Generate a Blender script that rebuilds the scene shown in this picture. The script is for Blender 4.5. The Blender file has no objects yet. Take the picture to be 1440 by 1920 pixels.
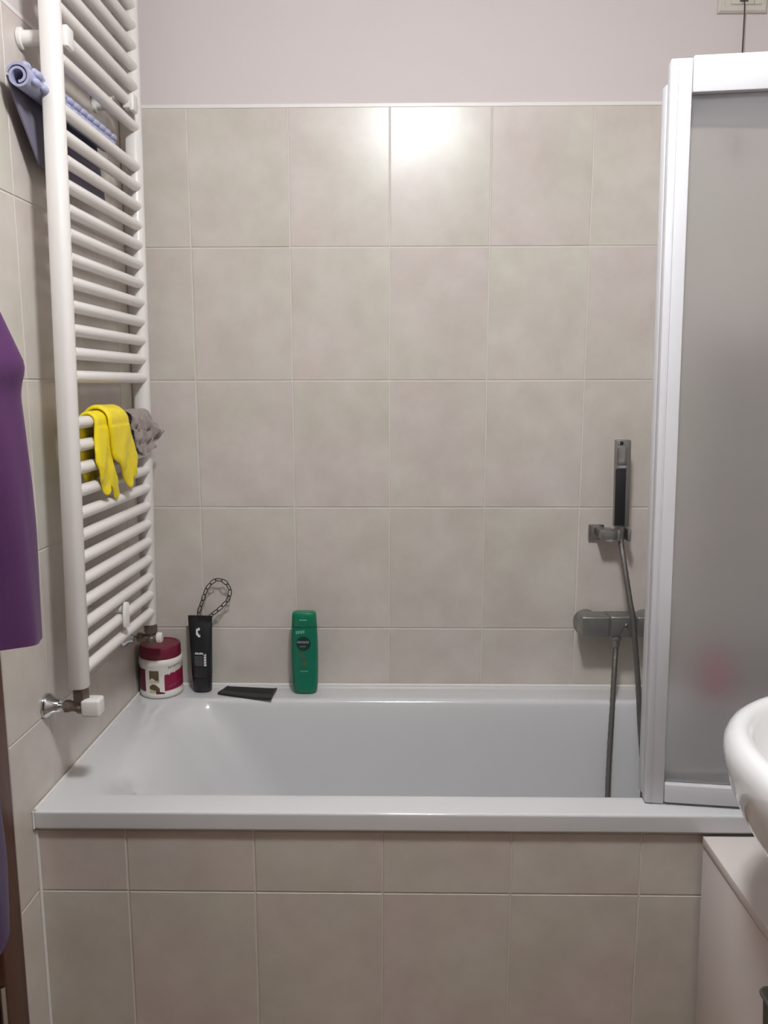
import bpy, bmesh, math, random
from mathutils import Vector, Matrix, noise

random.seed(7)
SC = bpy.context.scene
COL = SC.collection
PI = math.pi

# ------------------------------------------------------------------ camera
cam_data = bpy.data.cameras.new('camera')
cam = bpy.data.objects.new('camera', cam_data)
COL.objects.link(cam)
SC.camera = cam
RIGHT = (0.999871, 0.015968, -0.001660)
DOWN = (0.001005, -0.165452, -0.986217)
FWD = (-0.016022, 0.986089, -0.165447)
CPOS = (0.6634, -2.1597, 1.3810)
cam.matrix_world = Matrix(((RIGHT[0], -DOWN[0], -FWD[0], CPOS[0]),
                           (RIGHT[1], -DOWN[1], -FWD[1], CPOS[1]),
                           (RIGHT[2], -DOWN[2], -FWD[2], CPOS[2]),
                           (0, 0, 0, 1)))
cam_data.sensor_fit = 'AUTO'
cam_data.sensor_width = 36.0
cam_data.lens = 1550.0 / 1920.0 * 36.0
cam_data.shift_x = 18.08 / 1920.0
cam_data.shift_y = 20.93 / 1920.0
cam_data.clip_start = 0.02

# ------------------------------------------------------------------ light and exposure
LAMP_STRENGTH = 194.0
world = bpy.data.worlds.new('world')
SC.world = world
world.use_nodes = True
world.node_tree.nodes['Background'].inputs['Color'].default_value = (0.9, 0.93, 1.0, 1)
world.node_tree.nodes['Background'].inputs['Strength'].default_value = 0.02
SC.view_settings.view_transform = 'Standard'
SC.view_settings.look = 'None'
SC.view_settings.gamma = 1.0
SC.view_settings.use_curve_mapping = False
SC.view_settings.exposure = 0.0


# ------------------------------------------------------------------ materials
def lin(c):
    c = c / 255.0
    return c / 12.92 if c <= 0.04045 else ((c + 0.055) / 1.055) ** 2.4


def rgb(r, g, b):
    return (lin(r), lin(g), lin(b), 1.0)


def mat(name, col, rough=0.5, metal=0.0, spec=0.5, bump=0.0, bscale=60.0, var=0.0, vscale=8.0, coat=0.0, sheen=0.0,
        stretch=None):
    m = bpy.data.materials.new(name)
    m.use_nodes = True
    nt = m.node_tree
    p = nt.nodes['Principled BSDF']
    p.inputs['Base Color'].default_value = col
    p.inputs['Roughness'].default_value = rough
    p.inputs['Metallic'].default_value = metal
    p.inputs['Specular IOR Level'].default_value = spec
    p.inputs['Coat Weight'].default_value = coat
    p.inputs['Coat Roughness'].default_value = 0.06
    p.inputs['Sheen Weight'].default_value = sheen
    tc = nt.nodes.new('ShaderNodeTexCoord')
    vec = tc.outputs['Object']
    if stretch:
        mp = nt.nodes.new('ShaderNodeMapping')
        mp.inputs['Scale'].default_value = stretch
        nt.links.new(vec, mp.inputs['Vector'])
        vec = mp.outputs['Vector']
    if var > 0:
        n = nt.nodes.new('ShaderNodeTexNoise')
        n.inputs['Scale'].default_value = vscale
        n.inputs['Detail'].default_value = 4
        nt.links.new(vec, n.inputs['Vector'])
        mx = nt.nodes.new('ShaderNodeMix')
        mx.data_type = 'RGBA'
        mx.inputs['A'].default_value = tuple(c * (1 - var) for c in col[:3]) + (1,)
        mx.inputs['B'].default_value = tuple(min(1, c * (1 + var)) for c in col[:3]) + (1,)
        nt.links.new(n.outputs['Fac'], mx.inputs['Factor'])
        nt.links.new(mx.outputs['Result'], p.inputs['Base Color'])
    if bump > 0:
        n2 = nt.nodes.new('ShaderNodeTexNoise')
        n2.inputs['Scale'].default_value = bscale
        n2.inputs['Detail'].default_value = 3
        nt.links.new(vec, n2.inputs['Vector'])
        b = nt.nodes.new('ShaderNodeBump')
        b.inputs['Strength'].default_value = bump
        b.inputs['Distance'].default_value = 0.002
        nt.links.new(n2.outputs['Fac'], b.inputs['Height'])
        nt.links.new(b.outputs['Normal'], p.inputs['Normal'])
    return m


def tile_material():
    m = bpy.data.materials.new('cloudy_beige_tile')
    m.use_nodes = True
    nt = m.node_tree
    p = nt.nodes['Principled BSDF']
    tc = nt.nodes.new('ShaderNodeTexCoord')
    oi = nt.nodes.new('ShaderNodeObjectInfo')
    mul = nt.nodes.new('ShaderNodeMath')
    mul.operation = 'MULTIPLY'
    mul.inputs[1].default_value = 60.0
    nt.links.new(oi.outputs['Random'], mul.inputs[0])
    add = nt.nodes.new('ShaderNodeVectorMath')
    add.operation = 'ADD'
    nt.links.new(tc.outputs['Object'], add.inputs[0])
    nt.links.new(mul.outputs[0], add.inputs[1])
    n = nt.nodes.new('ShaderNodeTexNoise')
    n.inputs['Scale'].default_value = 9.0
    n.inputs['Detail'].default_value = 5.0
    n.inputs['Roughness'].default_value = 0.6
    nt.links.new(add.outputs[0], n.inputs['Vector'])
    ramp = nt.nodes.new('ShaderNodeValToRGB')
    e = ramp.color_ramp.elements
    e[0].position = 0.3
    e[0].color = rgb(197, 189, 182)
    e[1].position = 0.72
    e[1].color = rgb(211, 205, 199)
    nt.links.new(n.outputs['Fac'], ramp.inputs['Fac'])
    n3 = nt.nodes.new('ShaderNodeTexNoise')
    n3.inputs['Scale'].default_value = 3.5
    n3.inputs['Detail'].default_value = 2.0
    nt.links.new(add.outputs[0], n3.inputs['Vector'])
    r3 = nt.nodes.new('ShaderNodeValToRGB')
    r3.color_ramp.elements[0].position = 0.35
    r3.color_ramp.elements[0].color = rgb(251, 253, 247)
    r3.color_ramp.elements[1].position = 0.65
    r3.color_ramp.elements[1].color = rgb(255, 251, 251)
    nt.links.new(n3.outputs['Fac'], r3.inputs['Fac'])
    mx = nt.nodes.new('ShaderNodeMix')
    mx.data_type = 'RGBA'
    mx.blend_type = 'MULTIPLY'
    mx.inputs['Factor'].default_value = 1.0
    nt.links.new(ramp.outputs['Color'], mx.inputs['A'])
    nt.links.new(r3.outputs['Color'], mx.inputs['B'])
    nt.links.new(mx.outputs['Result'], p.inputs['Base Color'])
    p.inputs['Roughness'].default_value = 0.28
    p.inputs['Specular IOR Level'].default_value = 0.5
    n2 = nt.nodes.new('ShaderNodeTexNoise')
    n2.inputs['Scale'].default_value = 14.0
    nt.links.new(add.outputs[0], n2.inputs['Vector'])
    b = nt.nodes.new('ShaderNodeBump')
    b.inputs['Strength'].default_value = 0.12
    b.inputs['Distance'].default_value = 0.002
    nt.links.new(n2.outputs['Fac'], b.inputs['Height'])
    nt.links.new(b.outputs['Normal'], p.inputs['Normal'])
    return m


def frosted_material():
    m = bpy.data.materials.new('frosted_acrylic')
    m.use_nodes = True
    nt = m.node_tree
    for n in list(nt.nodes):
        nt.nodes.remove(n)
    out = nt.nodes.new('ShaderNodeOutputMaterial')
    g = nt.nodes.new('ShaderNodeBsdfRefraction')
    g.inputs['Color'].default_value = (0.97, 0.97, 0.975, 1)
    g.inputs['Roughness'].default_value = 0.34
    g.inputs['IOR'].default_value = 1.25
    t = nt.nodes.new('ShaderNodeBsdfTranslucent')
    t.inputs['Color'].default_value = (0.85, 0.85, 0.86, 1)
    d = nt.nodes.new('ShaderNodeBsdfDiffuse')
    d.inputs['Color'].default_value = (0.7, 0.7, 0.71, 1)
    gl = nt.nodes.new('ShaderNodeBsdfGlossy')
    gl.inputs['Roughness'].default_value = 0.35
    m1 = nt.nodes.new('ShaderNodeMixShader')
    m1.inputs[0].default_value = 0.22
    nt.links.new(g.outputs[0], m1.inputs[1])
    nt.links.new(t.outputs[0], m1.inputs[2])
    m2 = nt.nodes.new('ShaderNodeMixShader')
    m2.inputs[0].default_value = 0.09
    nt.links.new(m1.outputs[0], m2.inputs[1])
    nt.links.new(d.outputs[0], m2.inputs[2])
    m3 = nt.nodes.new('ShaderNodeMixShader')
    m3.inputs[0].default_value = 0.03
    nt.links.new(m2.outputs[0], m3.inputs[1])
    nt.links.new(gl.outputs[0], m3.inputs[2])
    tc = nt.nodes.new('ShaderNodeTexCoord')
    nz = nt.nodes.new('ShaderNodeTexNoise')
    nz.inputs['Scale'].default_value = 130.0
    nt.links.new(tc.outputs['Object'], nz.inputs['Vector'])
    b = nt.nodes.new('ShaderNodeBump')
    b.inputs['Strength'].default_value = 0.25
    b.inputs['Distance'].default_value = 0.001
    nt.links.new(nz.outputs['Fac'], b.inputs['Height'])
    for s in (g, d, gl):
        nt.links.new(b.outputs['Normal'], s.inputs['Normal'])
    nt.links.new(m3.outputs[0], out.inputs['Surface'])
    return m


def emission_material(name, col, strength):
    m = bpy.data.materials.new(name)
    m.use_nodes = True
    nt = m.node_tree
    for n in list(nt.nodes):
        nt.nodes.remove(n)
    out = nt.nodes.new('ShaderNodeOutputMaterial')
    e = nt.nodes.new('ShaderNodeEmission')
    e.inputs['Color'].default_value = col
    e.inputs['Strength'].default_value = strength
    nt.links.new(e.outputs[0], out.inputs['Surface'])
    return m


TILE = tile_material()
GROUT = mat('pale_grout', rgb(214, 206, 199), 0.85, bump=0.2, bscale=300)
PAINT = mat('pinkish_white_paint', rgb(210, 200, 199), 0.75, bump=0.12, bscale=120, var=0.015, vscale=3)
TAUPE = mat('unseen_dimmed_wall', rgb(150, 138, 128), 0.8, bump=0.12, bscale=120)
CEIL = mat('white_ceiling_paint', rgb(226, 222, 218), 0.85, bump=0.1, bscale=100)
FLOORM = mat('brown_floor_stone', rgb(152, 132, 112), 0.45, var=0.12, vscale=6, bump=0.1)
ENAMEL = mat('white_tub_enamel', rgb(214, 214, 215), 0.14, coat=0.4, var=0.01, vscale=3)
CERAMIC = mat('white_ceramic', rgb(244, 243, 243), 0.1, coat=0.5, var=0.008, vscale=4)
RADW = mat('white_radiator_enamel', rgb(228, 223, 219), 0.3, var=0.015, vscale=10)
WPLAST = mat('white_plastic', rgb(228, 224, 220), 0.35, var=0.015, vscale=15)
SCREENW = mat('white_lacquered_aluminium', rgb(209, 208, 212), 0.38, var=0.01, vscale=8, stretch=(1, 1, 0.1))
FROST = frosted_material()
CHROME = mat('dull_chrome', rgb(172, 171, 168), 0.22, metal=1.0, var=0.1, vscale=25)
CHROMEB = mat('bright_chrome', rgb(205, 208, 210), 0.1, metal=1.0, var=0.03, vscale=25)
CHROMED = mat('dark_stained_chrome', rgb(150, 150, 147), 0.36, metal=0.85, var=0.2, vscale=40)
BRASSD = mat('dark_valve_metal', rgb(118, 106, 96), 0.45, metal=0.7, var=0.3, vscale=80, bump=0.3, bscale=200)
HOSE = mat('ribbed_hose_metal', rgb(122, 119, 114), 0.35, metal=0.8, bump=0.6, bscale=600, var=0.1, vscale=60)
BLACKP = mat('black_plastic', rgb(27, 29, 31), 0.38, var=0.1, vscale=30)
BLACKR = mat('black_rubber', rgb(24, 22, 26), 0.6, var=0.15, vscale=60)
BLACKC = mat('black_chain_plastic', rgb(44, 38, 38), 0.5, var=0.15, vscale=60)
YELLOW = mat('yellow_rubber', rgb(240, 216, 34), 0.42, bump=0.25, bscale=160, var=0.06, vscale=30)
RAGM = mat('taupe_cloth', rgb(152, 138, 132), 0.95, bump=0.9, bscale=500, var=0.1, vscale=70, sheen=0.2)
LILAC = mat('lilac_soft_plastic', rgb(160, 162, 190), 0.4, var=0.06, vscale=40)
LILACSHADE = mat('shaded_lilac_flap', rgb(112, 108, 124), 0.7, var=0.06, vscale=40)  # the flap's shade behind the rails is put into this darker lilac
PURPLE = mat('purple_terry', rgb(76, 36, 82), 0.95, bump=0.35, bscale=420, var=0.13, vscale=5, sheen=0.06,
             stretch=(1, 1, 0.25))
PURPLED = mat('dark_purple_terry', rgb(58, 30, 74), 0.95, bump=0.35, bscale=420, var=0.12, vscale=8, sheen=0.04)
BURG = mat('burgundy_plastic', rgb(112, 24, 50), 0.35, var=0.08, vscale=30)
BURGL = mat('burgundy_print', rgb(138, 18, 62), 0.4, var=0.12, vscale=50)
BURGD = mat('dark_burgundy_print', rgb(96, 22, 46), 0.4, var=0.1, vscale=50)
JARW = mat('white_jar_plastic', rgb(232, 226, 220), 0.35, var=0.02, vscale=40)
OLIVE = mat('brown_olive_print', rgb(92, 80, 54), 0.45, var=0.6, vscale=130)
CREAMP = mat('cream_print', rgb(206, 196, 160), 0.45, var=0.2, vscale=100)
INKD = mat('dark_ink', rgb(60, 48, 44), 0.5, var=0.1, vscale=90)
INKW = mat('white_ink', rgb(222, 218, 216), 0.45, var=0.04, vscale=90)
INKG = mat('grey_ink', rgb(132, 134, 138), 0.5, var=0.2, vscale=120)
GREEN = mat('green_shampoo_plastic', rgb(0, 110, 84), 0.3, var=0.06, vscale=25)
GREENC = mat('green_cap_plastic', rgb(6, 118, 86), 0.28, var=0.04, vscale=25)
GREEND = mat('dark_green_print', rgb(16, 52, 44), 0.4, var=0.2, vscale=90)
GREENP = mat('pale_green_print', rgb(120, 176, 156), 0.4, var=0.15, vscale=120)
GREENO = mat('olive_leaf_print', rgb(64, 98, 66), 0.4, var=0.3, vscale=110)
BROWN = mat('brown_door_wood', rgb(88, 56, 42), 0.42, var=0.22, vscale=9, bump=0.2, bscale=40, stretch=(6, 6, 0.5))
CABW = mat('white_cabinet_laminate', rgb(224, 215, 211), 0.38, var=0.015, vscale=6)
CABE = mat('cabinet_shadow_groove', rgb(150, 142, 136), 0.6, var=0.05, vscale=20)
BIND = mat('dark_grey_plastic', rgb(78, 76, 68), 0.5, var=0.08, vscale=20)
IVORY = mat('ivory_plastic', rgb(204, 198, 188), 0.4, var=0.03, vscale=40)
CORDM = mat('dark_cord', rgb(70, 62, 56), 0.8, var=0.2, vscale=200)
PINK = mat('pink_plastic', rgb(206, 50, 110), 0.35, var=0.05, vscale=30)
SILIC = mat('white_silicone', rgb(228, 224, 221), 0.4, var=0.03, vscale=60)
LAMPM = emission_material('lit_opal_glass', (0.96, 0.99, 1.01, 1), LAMP_STRENGTH)

# ------------------------------------------------------------------ helpers
ORG = {}


def empty(name, loc, label=None, cat=None, group=None, kind=None):
    o = bpy.data.objects.new(name, None)
    COL.objects.link(o)
    o.location = loc
    o.empty_display_size = 0.05
    ORG[o.name] = Vector(loc)
    tag(o, label, cat, group, kind)
    return o


def tag(o, label=None, cat=None, group=None, kind=None):
    for k, v in (('label', label), ('category', cat), ('group', group), ('kind', kind)):
        if v:
            o[k] = v
    return o


def part(name, bm, material, parent=None, angle=40.0, xf=None, normals=True):
    """Link a bmesh given in world coordinates as one mesh object."""
    if xf:
        for v in bm.verts:
            v.co = xf(v.co)
    if normals:
        bmesh.ops.recalc_face_normals(bm, faces=bm.faces[:])
    org = ORG[parent.name] if parent else None
    if org is None:
        if len(bm.verts):
            xs = [v.co.x for v in bm.verts]
            ys = [v.co.y for v in bm.verts]
            zs = [v.co.z for v in bm.verts]
            org = Vector(((min(xs) + max(xs)) / 2, (min(ys) + max(ys)) / 2, min(zs)))
        else:
            org = Vector((0, 0, 0))
    for v in bm.verts:
        v.co -= org
    me = bpy.data.meshes.new(name)
    bm.to_mesh(me)
    bm.free()
    me.materials.append(material)
    for p in me.polygons:
        p.use_smooth = True
    me.set_sharp_from_angle(angle=math.radians(angle))
    o = bpy.data.objects.new(name, me)
    COL.objects.link(o)
    if parent:
        o.parent = parent
    else:
        o.location = org
    ORG[o.name] = org
    return o


def box(bm, x0, x1, y0, y1, z0, z1, bev=0.0, seg=2):
    r = bmesh.ops.create_cube(bm, size=1.0)
    vs = r['verts']
    for v in vs:
        v.co = Vector(((x0 + x1) / 2 + v.co.x * (x1 - x0), (y0 + y1) / 2 + v.co.y * (y1 - y0),
                       (z0 + z1) / 2 + v.co.z * (z1 - z0)))
    if bev > 0:
        es = list({e for v in vs for e in v.link_edges})
        bmesh.ops.bevel(bm, geom=es, offset=bev, segments=seg, affect='EDGES', profile=0.5)
    return bm


def B(*a, **k):
    return box(bmesh.new(), *a, **k)


def loft(bm, rings, cap0=True, cap1=True, closed=True):
    vr = [[bm.verts.new(Vector(p)) for p in r] for r in rings]
    n = len(vr[0])
    m = n if closed else n - 1
    for a, b in zip(vr, vr[1:]):
        for i in range(m):
            j = (i + 1) % n
            bm.faces.new((a[i], a[j], b[j], b[i]))
    if cap0:
        bm.faces.new(vr[0][::-1])
    if cap1:
        bm.faces.new(vr[-1])
    return bm


def frame(d):
    d = d.normalized()
    up = Vector((0, 0, 1)) if abs(d.z) < 0.9 else Vector((0, 1, 0))
    a = d.cross(up).normalized()
    return a, d.cross(a).normalized()


def tube(bm, pts, r, seg=10, closed=False):
    pts = [Vector(p) for p in pts]
    n = len(pts)
    rr = r if isinstance(r, (list, tuple)) else [r] * n
    rings = []
    a = None
    for i, p in enumerate(pts):
        if closed:
            d = pts[(i + 1) % n] - pts[i - 1]
        else:
            d = pts[min(i + 1, n - 1)] - pts[max(i - 1, 0)]
        d.normalize()
        if a is None:
            a, b = frame(d)
        else:
            a = (a - d * a.dot(d)).normalized()
            b = d.cross(a)
        rings.append([p + rr[i] * (math.cos(2 * PI * k / seg) * a + math.sin(2 * PI * k / seg) * b) for k in range(seg)])
    if closed:
        rings.append(rings[0])
        loft(bm, rings, False, False)
        bmesh.ops.remove_doubles(bm, verts=bm.verts[:], dist=1e-6)
    else:
        loft(bm, rings)
    return bm


def lathe(bm, p0, axis, prof, seg=24):
    """prof: list of (distance along axis, radius)."""
    p0 = Vector(p0)
    ax = Vector(axis).normalized()
    a, b = frame(ax)
    rings = [[p0 + ax * t + max(r, 1e-4) * (math.cos(2 * PI * k / seg) * a + math.sin(2 * PI * k / seg) * b)
              for k in range(seg)] for t, r in prof]
    return loft(bm, rings)


def catmull(pts, n=8):
    pts = [Vector(p) for p in pts]
    P = [2 * pts[0] - pts[1]] + pts + [2 * pts[-1] - pts[-2]]
    out = []
    for i in range(1, len(P) - 2):
        for k in range(n):
            t = k / n
            a, b, c, d = P[i - 1], P[i], P[i + 1], P[i + 2]
            out.append(0.5 * ((2 * b) + (c - a) * t + (2 * a - 5 * b + 4 * c - d) * t * t + (3 * b - a - 3 * c + d) * t ** 3))
    out.append(pts[-1])
    return out


def interp(tab, z, smooth=True):
    if z <= tab[0][0]:
        return tab[0][1]
    for (a, b), (c, d) in zip(tab, tab[1:]):
        if z <= c:
            t = (z - a) / (c - a)
            t = t * t * (3 - 2 * t) if smooth else t
            return b + (d - b) * t
    return tab[-1][1]


def with_modifiers(bm, mods):
    me = bpy.data.meshes.new('tmp')
    bm.to_mesh(me)
    bm.free()
    o = bpy.data.objects.new('tmp', me)
    COL.objects.link(o)
    for typ, kw in mods:
        m = o.modifiers.new(typ, typ)
        for k, v in kw.items():
            setattr(m, k, v)
    dg = bpy.context.evaluated_depsgraph_get()
    dg.update()
    me2 = bpy.data.meshes.new_from_object(o.evaluated_get(dg))
    out = bmesh.new()
    out.from_mesh(me2)
    bpy.data.objects.remove(o)
    bpy.data.meshes.remove(me)
    bpy.data.meshes.remove(me2)
    return out


# ------------------------------------------------------------------ setting: room shell
M = 0.032                      # the left wall is slightly out of square: x = M * y
LEFT_ROT = -math.atan(M)
RX = 1.70                      # right wall
FY = -3.30                     # unseen wall behind the camera, set back to lessen bounce light
LX, LY = 0.76, -1.33         # ceiling lamp
HC = 2.47                      # ceiling
RIM = 0.57
TW, TH, JT = 0.25, 0.33024, 0.0032
TOP = 2.0513
ROWS = [TOP - k * TH for k in range(8)]

_tile_cache = {}


def tile_mesh(w, h):
    key = (round(w, 4), round(h, 4))
    if key in _tile_cache:
        return _tile_cache[key]
    bm = bmesh.new()
    t, b = 0.0046, 0.0011
    x, z = w / 2, h / 2
    f = [bm.verts.new(p) for p in ((-x + b, 0, -z + b), (x - b, 0, -z + b), (x - b, 0, z - b), (-x + b, 0, z - b))]
    g = [bm.verts.new(p) for p in ((-x, b, -z), (x, b, -z), (x, b, z), (-x, b, z))]
    k = [bm.verts.new(p) for p in ((-x, t, -z), (x, t, -z), (x, t, z), (-x, t, z))]
    bm.faces.new(f)
    for i in range(4):
        j = (i + 1) % 4
        bm.faces.new((f[i], g[i], g[j], f[j]))
        bm.faces.new((g[i], k[i], k[j], g[j]))
    bmesh.ops.recalc_face_normals(bm, faces=bm.faces[:])
    me = bpy.data.meshes.new('tile')
    bm.to_mesh(me)
    bm.free()
    me.materials.append(TILE)
    _tile_cache[key] = me
    return me


def lay_tiles(parent, origin, rotz, cols, rows, tilt=0.0016, jv=JT):
    """cols: joint positions along local x; rows: joint heights, top down."""
    R = Matrix.Rotation(rotz, 3, 'Z')
    for c0, c1 in zip(cols, cols[1:]):
        for z1, z0 in zip(rows, rows[1:]):
            w, h = c1 - c0 - jv, z1 - z0 - JT
            if w < 0.01 or h < 0.01:
                continue
            o = bpy.data.objects.new('tile', tile_mesh(w, h))
            COL.objects.link(o)
            o.parent = parent
            o.location = Vector(origin) + R @ Vector(((c0 + c1) / 2, 0, (z0 + z1) / 2))
            o.rotation_euler = (random.uniform(-tilt, tilt), 0, rotz + random.uniform(-tilt, tilt))


wall_back = part('wall_back', B(-0.14, RX + 0.12, 0.0045, 0.12, 0, HC), PAINT)
tag(wall_back, kind='structure')
part('grout', B(0.0, RX, 0.0016, 0.0044, 0.36, TOP + 0.0005), GROUT, wall_back)
part('tile_trim', B(0.0, RX, 0.0004, 0.0044, TOP - 0.0012, TOP + 0.0070), SILIC, wall_back)
cols = [0.0] + [0.1678 + TW * k for k in range(7)]
cols[-1] = RX
lay_tiles(wall_back, Vector((0, 0, 0)) - ORG['wall_back'], 0.0, cols, ROWS[:6])

wall_left = empty('wall_left', (0, 0, 0), kind='structure')
wall_left.rotation_euler = (0, 0, LEFT_ROT)
LEFT_END = -0.757
part('plaster', B(-0.14, -0.0045, LEFT_END, 0.004, 0, HC), PAINT, wall_left)
part('plaster', B(-0.14, -0.0045, FY, -1.78, 0, HC), PAINT, wall_left)
part('plaster', B(-0.14, -0.0045, -1.78, LEFT_END, 2.16, HC), PAINT, wall_left)
part('grout', B(-0.0044, -0.0016, LEFT_END, 0, 0, TOP + 0.0005), GROUT, wall_left)
part('tile_trim', B(-0.0044, -0.0004, LEFT_END, 0, TOP - 0.0012, TOP + 0.0070), SILIC, wall_left)
lay_tiles(wall_left, (0, 0, 0), PI / 2, [LEFT_END, -0.585, -0.335, -0.085, 0], ROWS[:7] + [0.0], tilt=0.0004, jv=0.0006)

wall_right = part('wall_right', B(RX + 0.0045, RX + 0.12, FY, 0.0045, 0, HC), PAINT)
tag(wall_right, kind='structure')
part('grout', B(RX + 0.0016, RX + 0.0044, -2.0, 0.0, 0, TOP + 0.0005), GROUT, wall_right)
lay_tiles(wall_right, Vector((RX, 0, 0)) - ORG['wall_right'], -PI / 2, [TW * k for k in range(9)], ROWS[:7] + [0.0])

tag(part('wall_front', B(-0.24, RX + 0.12, FY - 0.12, FY, 0, HC), TAUPE), kind='structure')  # unseen wall, coloured dark to cut bounce light on upright faces
tag(part('floor', B(-0.26, RX + 0.12, FY - 0.12, 0.12, -0.1, 0.0), FLOORM), kind='structure')
tag(part('ceiling', B(-0.26, RX + 0.12, FY - 0.12, 0.12, HC, HC + 0.1), CEIL), kind='structure')

# tiled apron under the bath
AY = -0.6810
wall_apron = part('wall_apron', B(-0.02, RX, AY + 0.0046, AY + 0.04, 0, 0.528), PAINT)
tag(wall_apron, kind='structure')
part('grout', B(-0.019, RX, AY + 0.0016, AY + 0.0045, 0, 0.528), GROUT, wall_apron)
lay_tiles(wall_apron, Vector((0, AY, 0)) - ORG['wall_apron'], 0.0,
          [-0.0205] + [0.1542 + TW * k for k in range(6)] + [RX], [0.528, 0.3976, 0.0674, 0.0], tilt=0.001)

ab = bmesh.new()
tube(ab, [(-0.0195, AY - 0.0012, 0.002), (-0.0195, AY - 0.0012, 0.528)], 0.0034, 8)
part('corner_joint', ab, SILIC, wall_apron)

# brown door beside the bath, with its casing
door = empty('door_1', (-0.03, -0.76, 0), kind='structure')
door.rotation_euler = (0, 0, LEFT_ROT)
ORG['door_1'] = Vector((0, -0.757, 0))
part('casing', B(-0.03, 0.008, -0.832, -0.759, 0, 2.10, bev=0.004), BROWN, door)
part('casing', B(-0.03, 0.008, -1.778, -1.70, 0, 2.10, bev=0.004), BROWN, door)
part('casing', B(-0.03, 0.008, -1.778, -0.759, 2.10, 2.158, bev=0.004), BROWN, door)
leaf = part('door_leaf', B(-0.06, -0.012, -1.698, -0.836, 0.006, 2.095, bev=0.003), BROWN, door)
for z in (0.22, 1.05, 1.85):
    part('hinge', lathe(bmesh.new(), (0.0, -0.834, z), (0, 0, 1), [(0, 0.006), (0.09, 0.006)], 12), CHROMEB, door)
hb = lathe(bmesh.new(), (-0.012, -1.63, 1.02), (1, 0, 0), [(0, 0.024), (0.008, 0.024), (0.008, 0.01), (0.045, 0.01)], 16)
box(hb, 0.03, 0.044, -1.64, -1.52, 1.011, 1.029, bev=0.004)
part('door_handle', hb, CHROME, leaf)


# ------------------------------------------------------------------ bathtub
def rrect(xl, xr, yf, yb, r, z, m=10, rl=None):
    rl = rl if rl is not None else r
    pts = []
    for cx, cy, a0, rad in ((xl + rl, yf + rl, PI, rl), (xr - r, yf + r, 1.5 * PI, r),
                            (xr - r, yb - r, 0, r), (xl + rl, yb - rl, 0.5 * PI, rl)):
        for k in range(m + 1):
            a = a0 + 0.5 * PI * k / m
            pts.append((cx + rad * math.cos(a), cy + rad * math.sin(a), z))
    return pts


def tub_shear(co):
    return Vector((co.x + M * co.y * (1 - co.x / RX), co.y, co.z))


tub = empty('bathtub', (0.85, -0.345, 0.0),
            'built-in white enamel bathtub with tiled apron in front', 'bathtub')
X0, X1, Y0, Y1 = 0.001, RX - 0.001, -0.6900, -0.0015
rings = []
rings.append(rrect(X0 + 0.01, X1 - 0.01, Y0 + 0.013, Y1 - 0.002, 0.004, 0.5330))
rings.append(rrect(X0 + 0.002, X1 - 0.001, Y0 + 0.003, Y1, 0.005, 0.5320))
rings.append(rrect(X0, X1, Y0, Y1, 0.006, 0.5345))
rings.append(rrect(X0, X1, Y0 - 0.0002, Y1, 0.006, 0.5375))
rings.append(rrect(X0, X1, Y0, Y1, 0.006, 0.5630))
for k in range(6):
    a = 0.5 * PI * k / 5
    rings.append(rrect(X0, X1, Y0 + 0.0045 * (1 - math.cos(a)), Y1, 0.006, 0.5655 + 0.0045 * math.sin(a)))
rings.append(rrect(X0 + 0.001, X1 - 0.001, Y0 + 0.010, Y1 - 0.0005, 0.006, RIM + 0.0001))
rings.append(rrect(X0 + 0.006, X1 - 0.002, Y0 + 0.056, Y1 - 0.092, 0.010, RIM))
# inner lip and basin
for xl, xr, yf, yb, rl, r, z in (
        (0.022, 1.625, -0.6240, -0.1010, 0.10, 0.07, 0.5700),
        (0.050, 1.618, -0.6185, -0.1055, 0.10, 0.075, 0.5690),
        (0.080, 1.612, -0.6145, -0.1095, 0.105, 0.08, 0.5655),
        (0.106, 1.608, -0.6120, -0.1120, 0.11, 0.085, 0.5590),
        (0.128, 1.605, -0.6100, -0.1140, 0.115, 0.088, 0.5480),
        (0.168, 1.595, -0.6040, -0.1200, 0.125, 0.095, 0.5000),
        (0.226, 1.580, -0.5970, -0.1270, 0.135, 0.105, 0.4000),
        (0.285, 1.565, -0.5880, -0.1360, 0.14, 0.11, 0.3000),
        (0.345, 1.550, -0.5780, -0.1460, 0.14, 0.11, 0.2150),
        (0.385, 1.530, -0.5640, -0.1600, 0.14, 0.11, 0.1750),
        (0.430, 1.500, -0.5400, -0.1840, 0.13, 0.10, 0.1550),
        (0.500, 1.440, -0.4900, -0.2340, 0.10, 0.08, 0.1500)):
    rings.append(rrect(xl, xr, yf, yb, r, z, rl=rl))
part('basin', loft(bmesh.new(), rings, cap0=False), ENAMEL, tub, angle=80, xf=tub_shear, normals=False)
part('drain', lathe(bmesh.new(), (1.40, -0.36, 0.151), (0, 0, 1), [(0, 0.032), (0.003, 0.03), (0.004, 0.018), (0.009, 0.016), (0.01, 0.001)]),
     CHROME, tub)
part('overflow', lathe(bmesh.new(), (1.587, -0.36, 0.44), (-1, 0, 0.15), [(0, 0.034), (0.004, 0.032), (0.008, 0.02), (0.009, 0.001)]),
     CHROME, tub)
sb = bmesh.new()
tube(sb, [(0.006, -0.0055, RIM + 0.0012), (RX - 0.006, -0.0055, RIM + 0.0012)], 0.0045, 8)
tube(sb, [(M * y + 0.0045, y, RIM + 0.0008) for y in (-0.006, -0.688)], 0.0036, 8)
tube(sb, [(M * -0.69 + 0.002, -0.6905, z) for z in (RIM, 0.534)], 0.0022, 8)
part('silicone_joint', sb, SILIC, tub)

# ------------------------------------------------------------------ towel radiator
D = 0.07


def lw(y, off):
    return M * y + off


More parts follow.
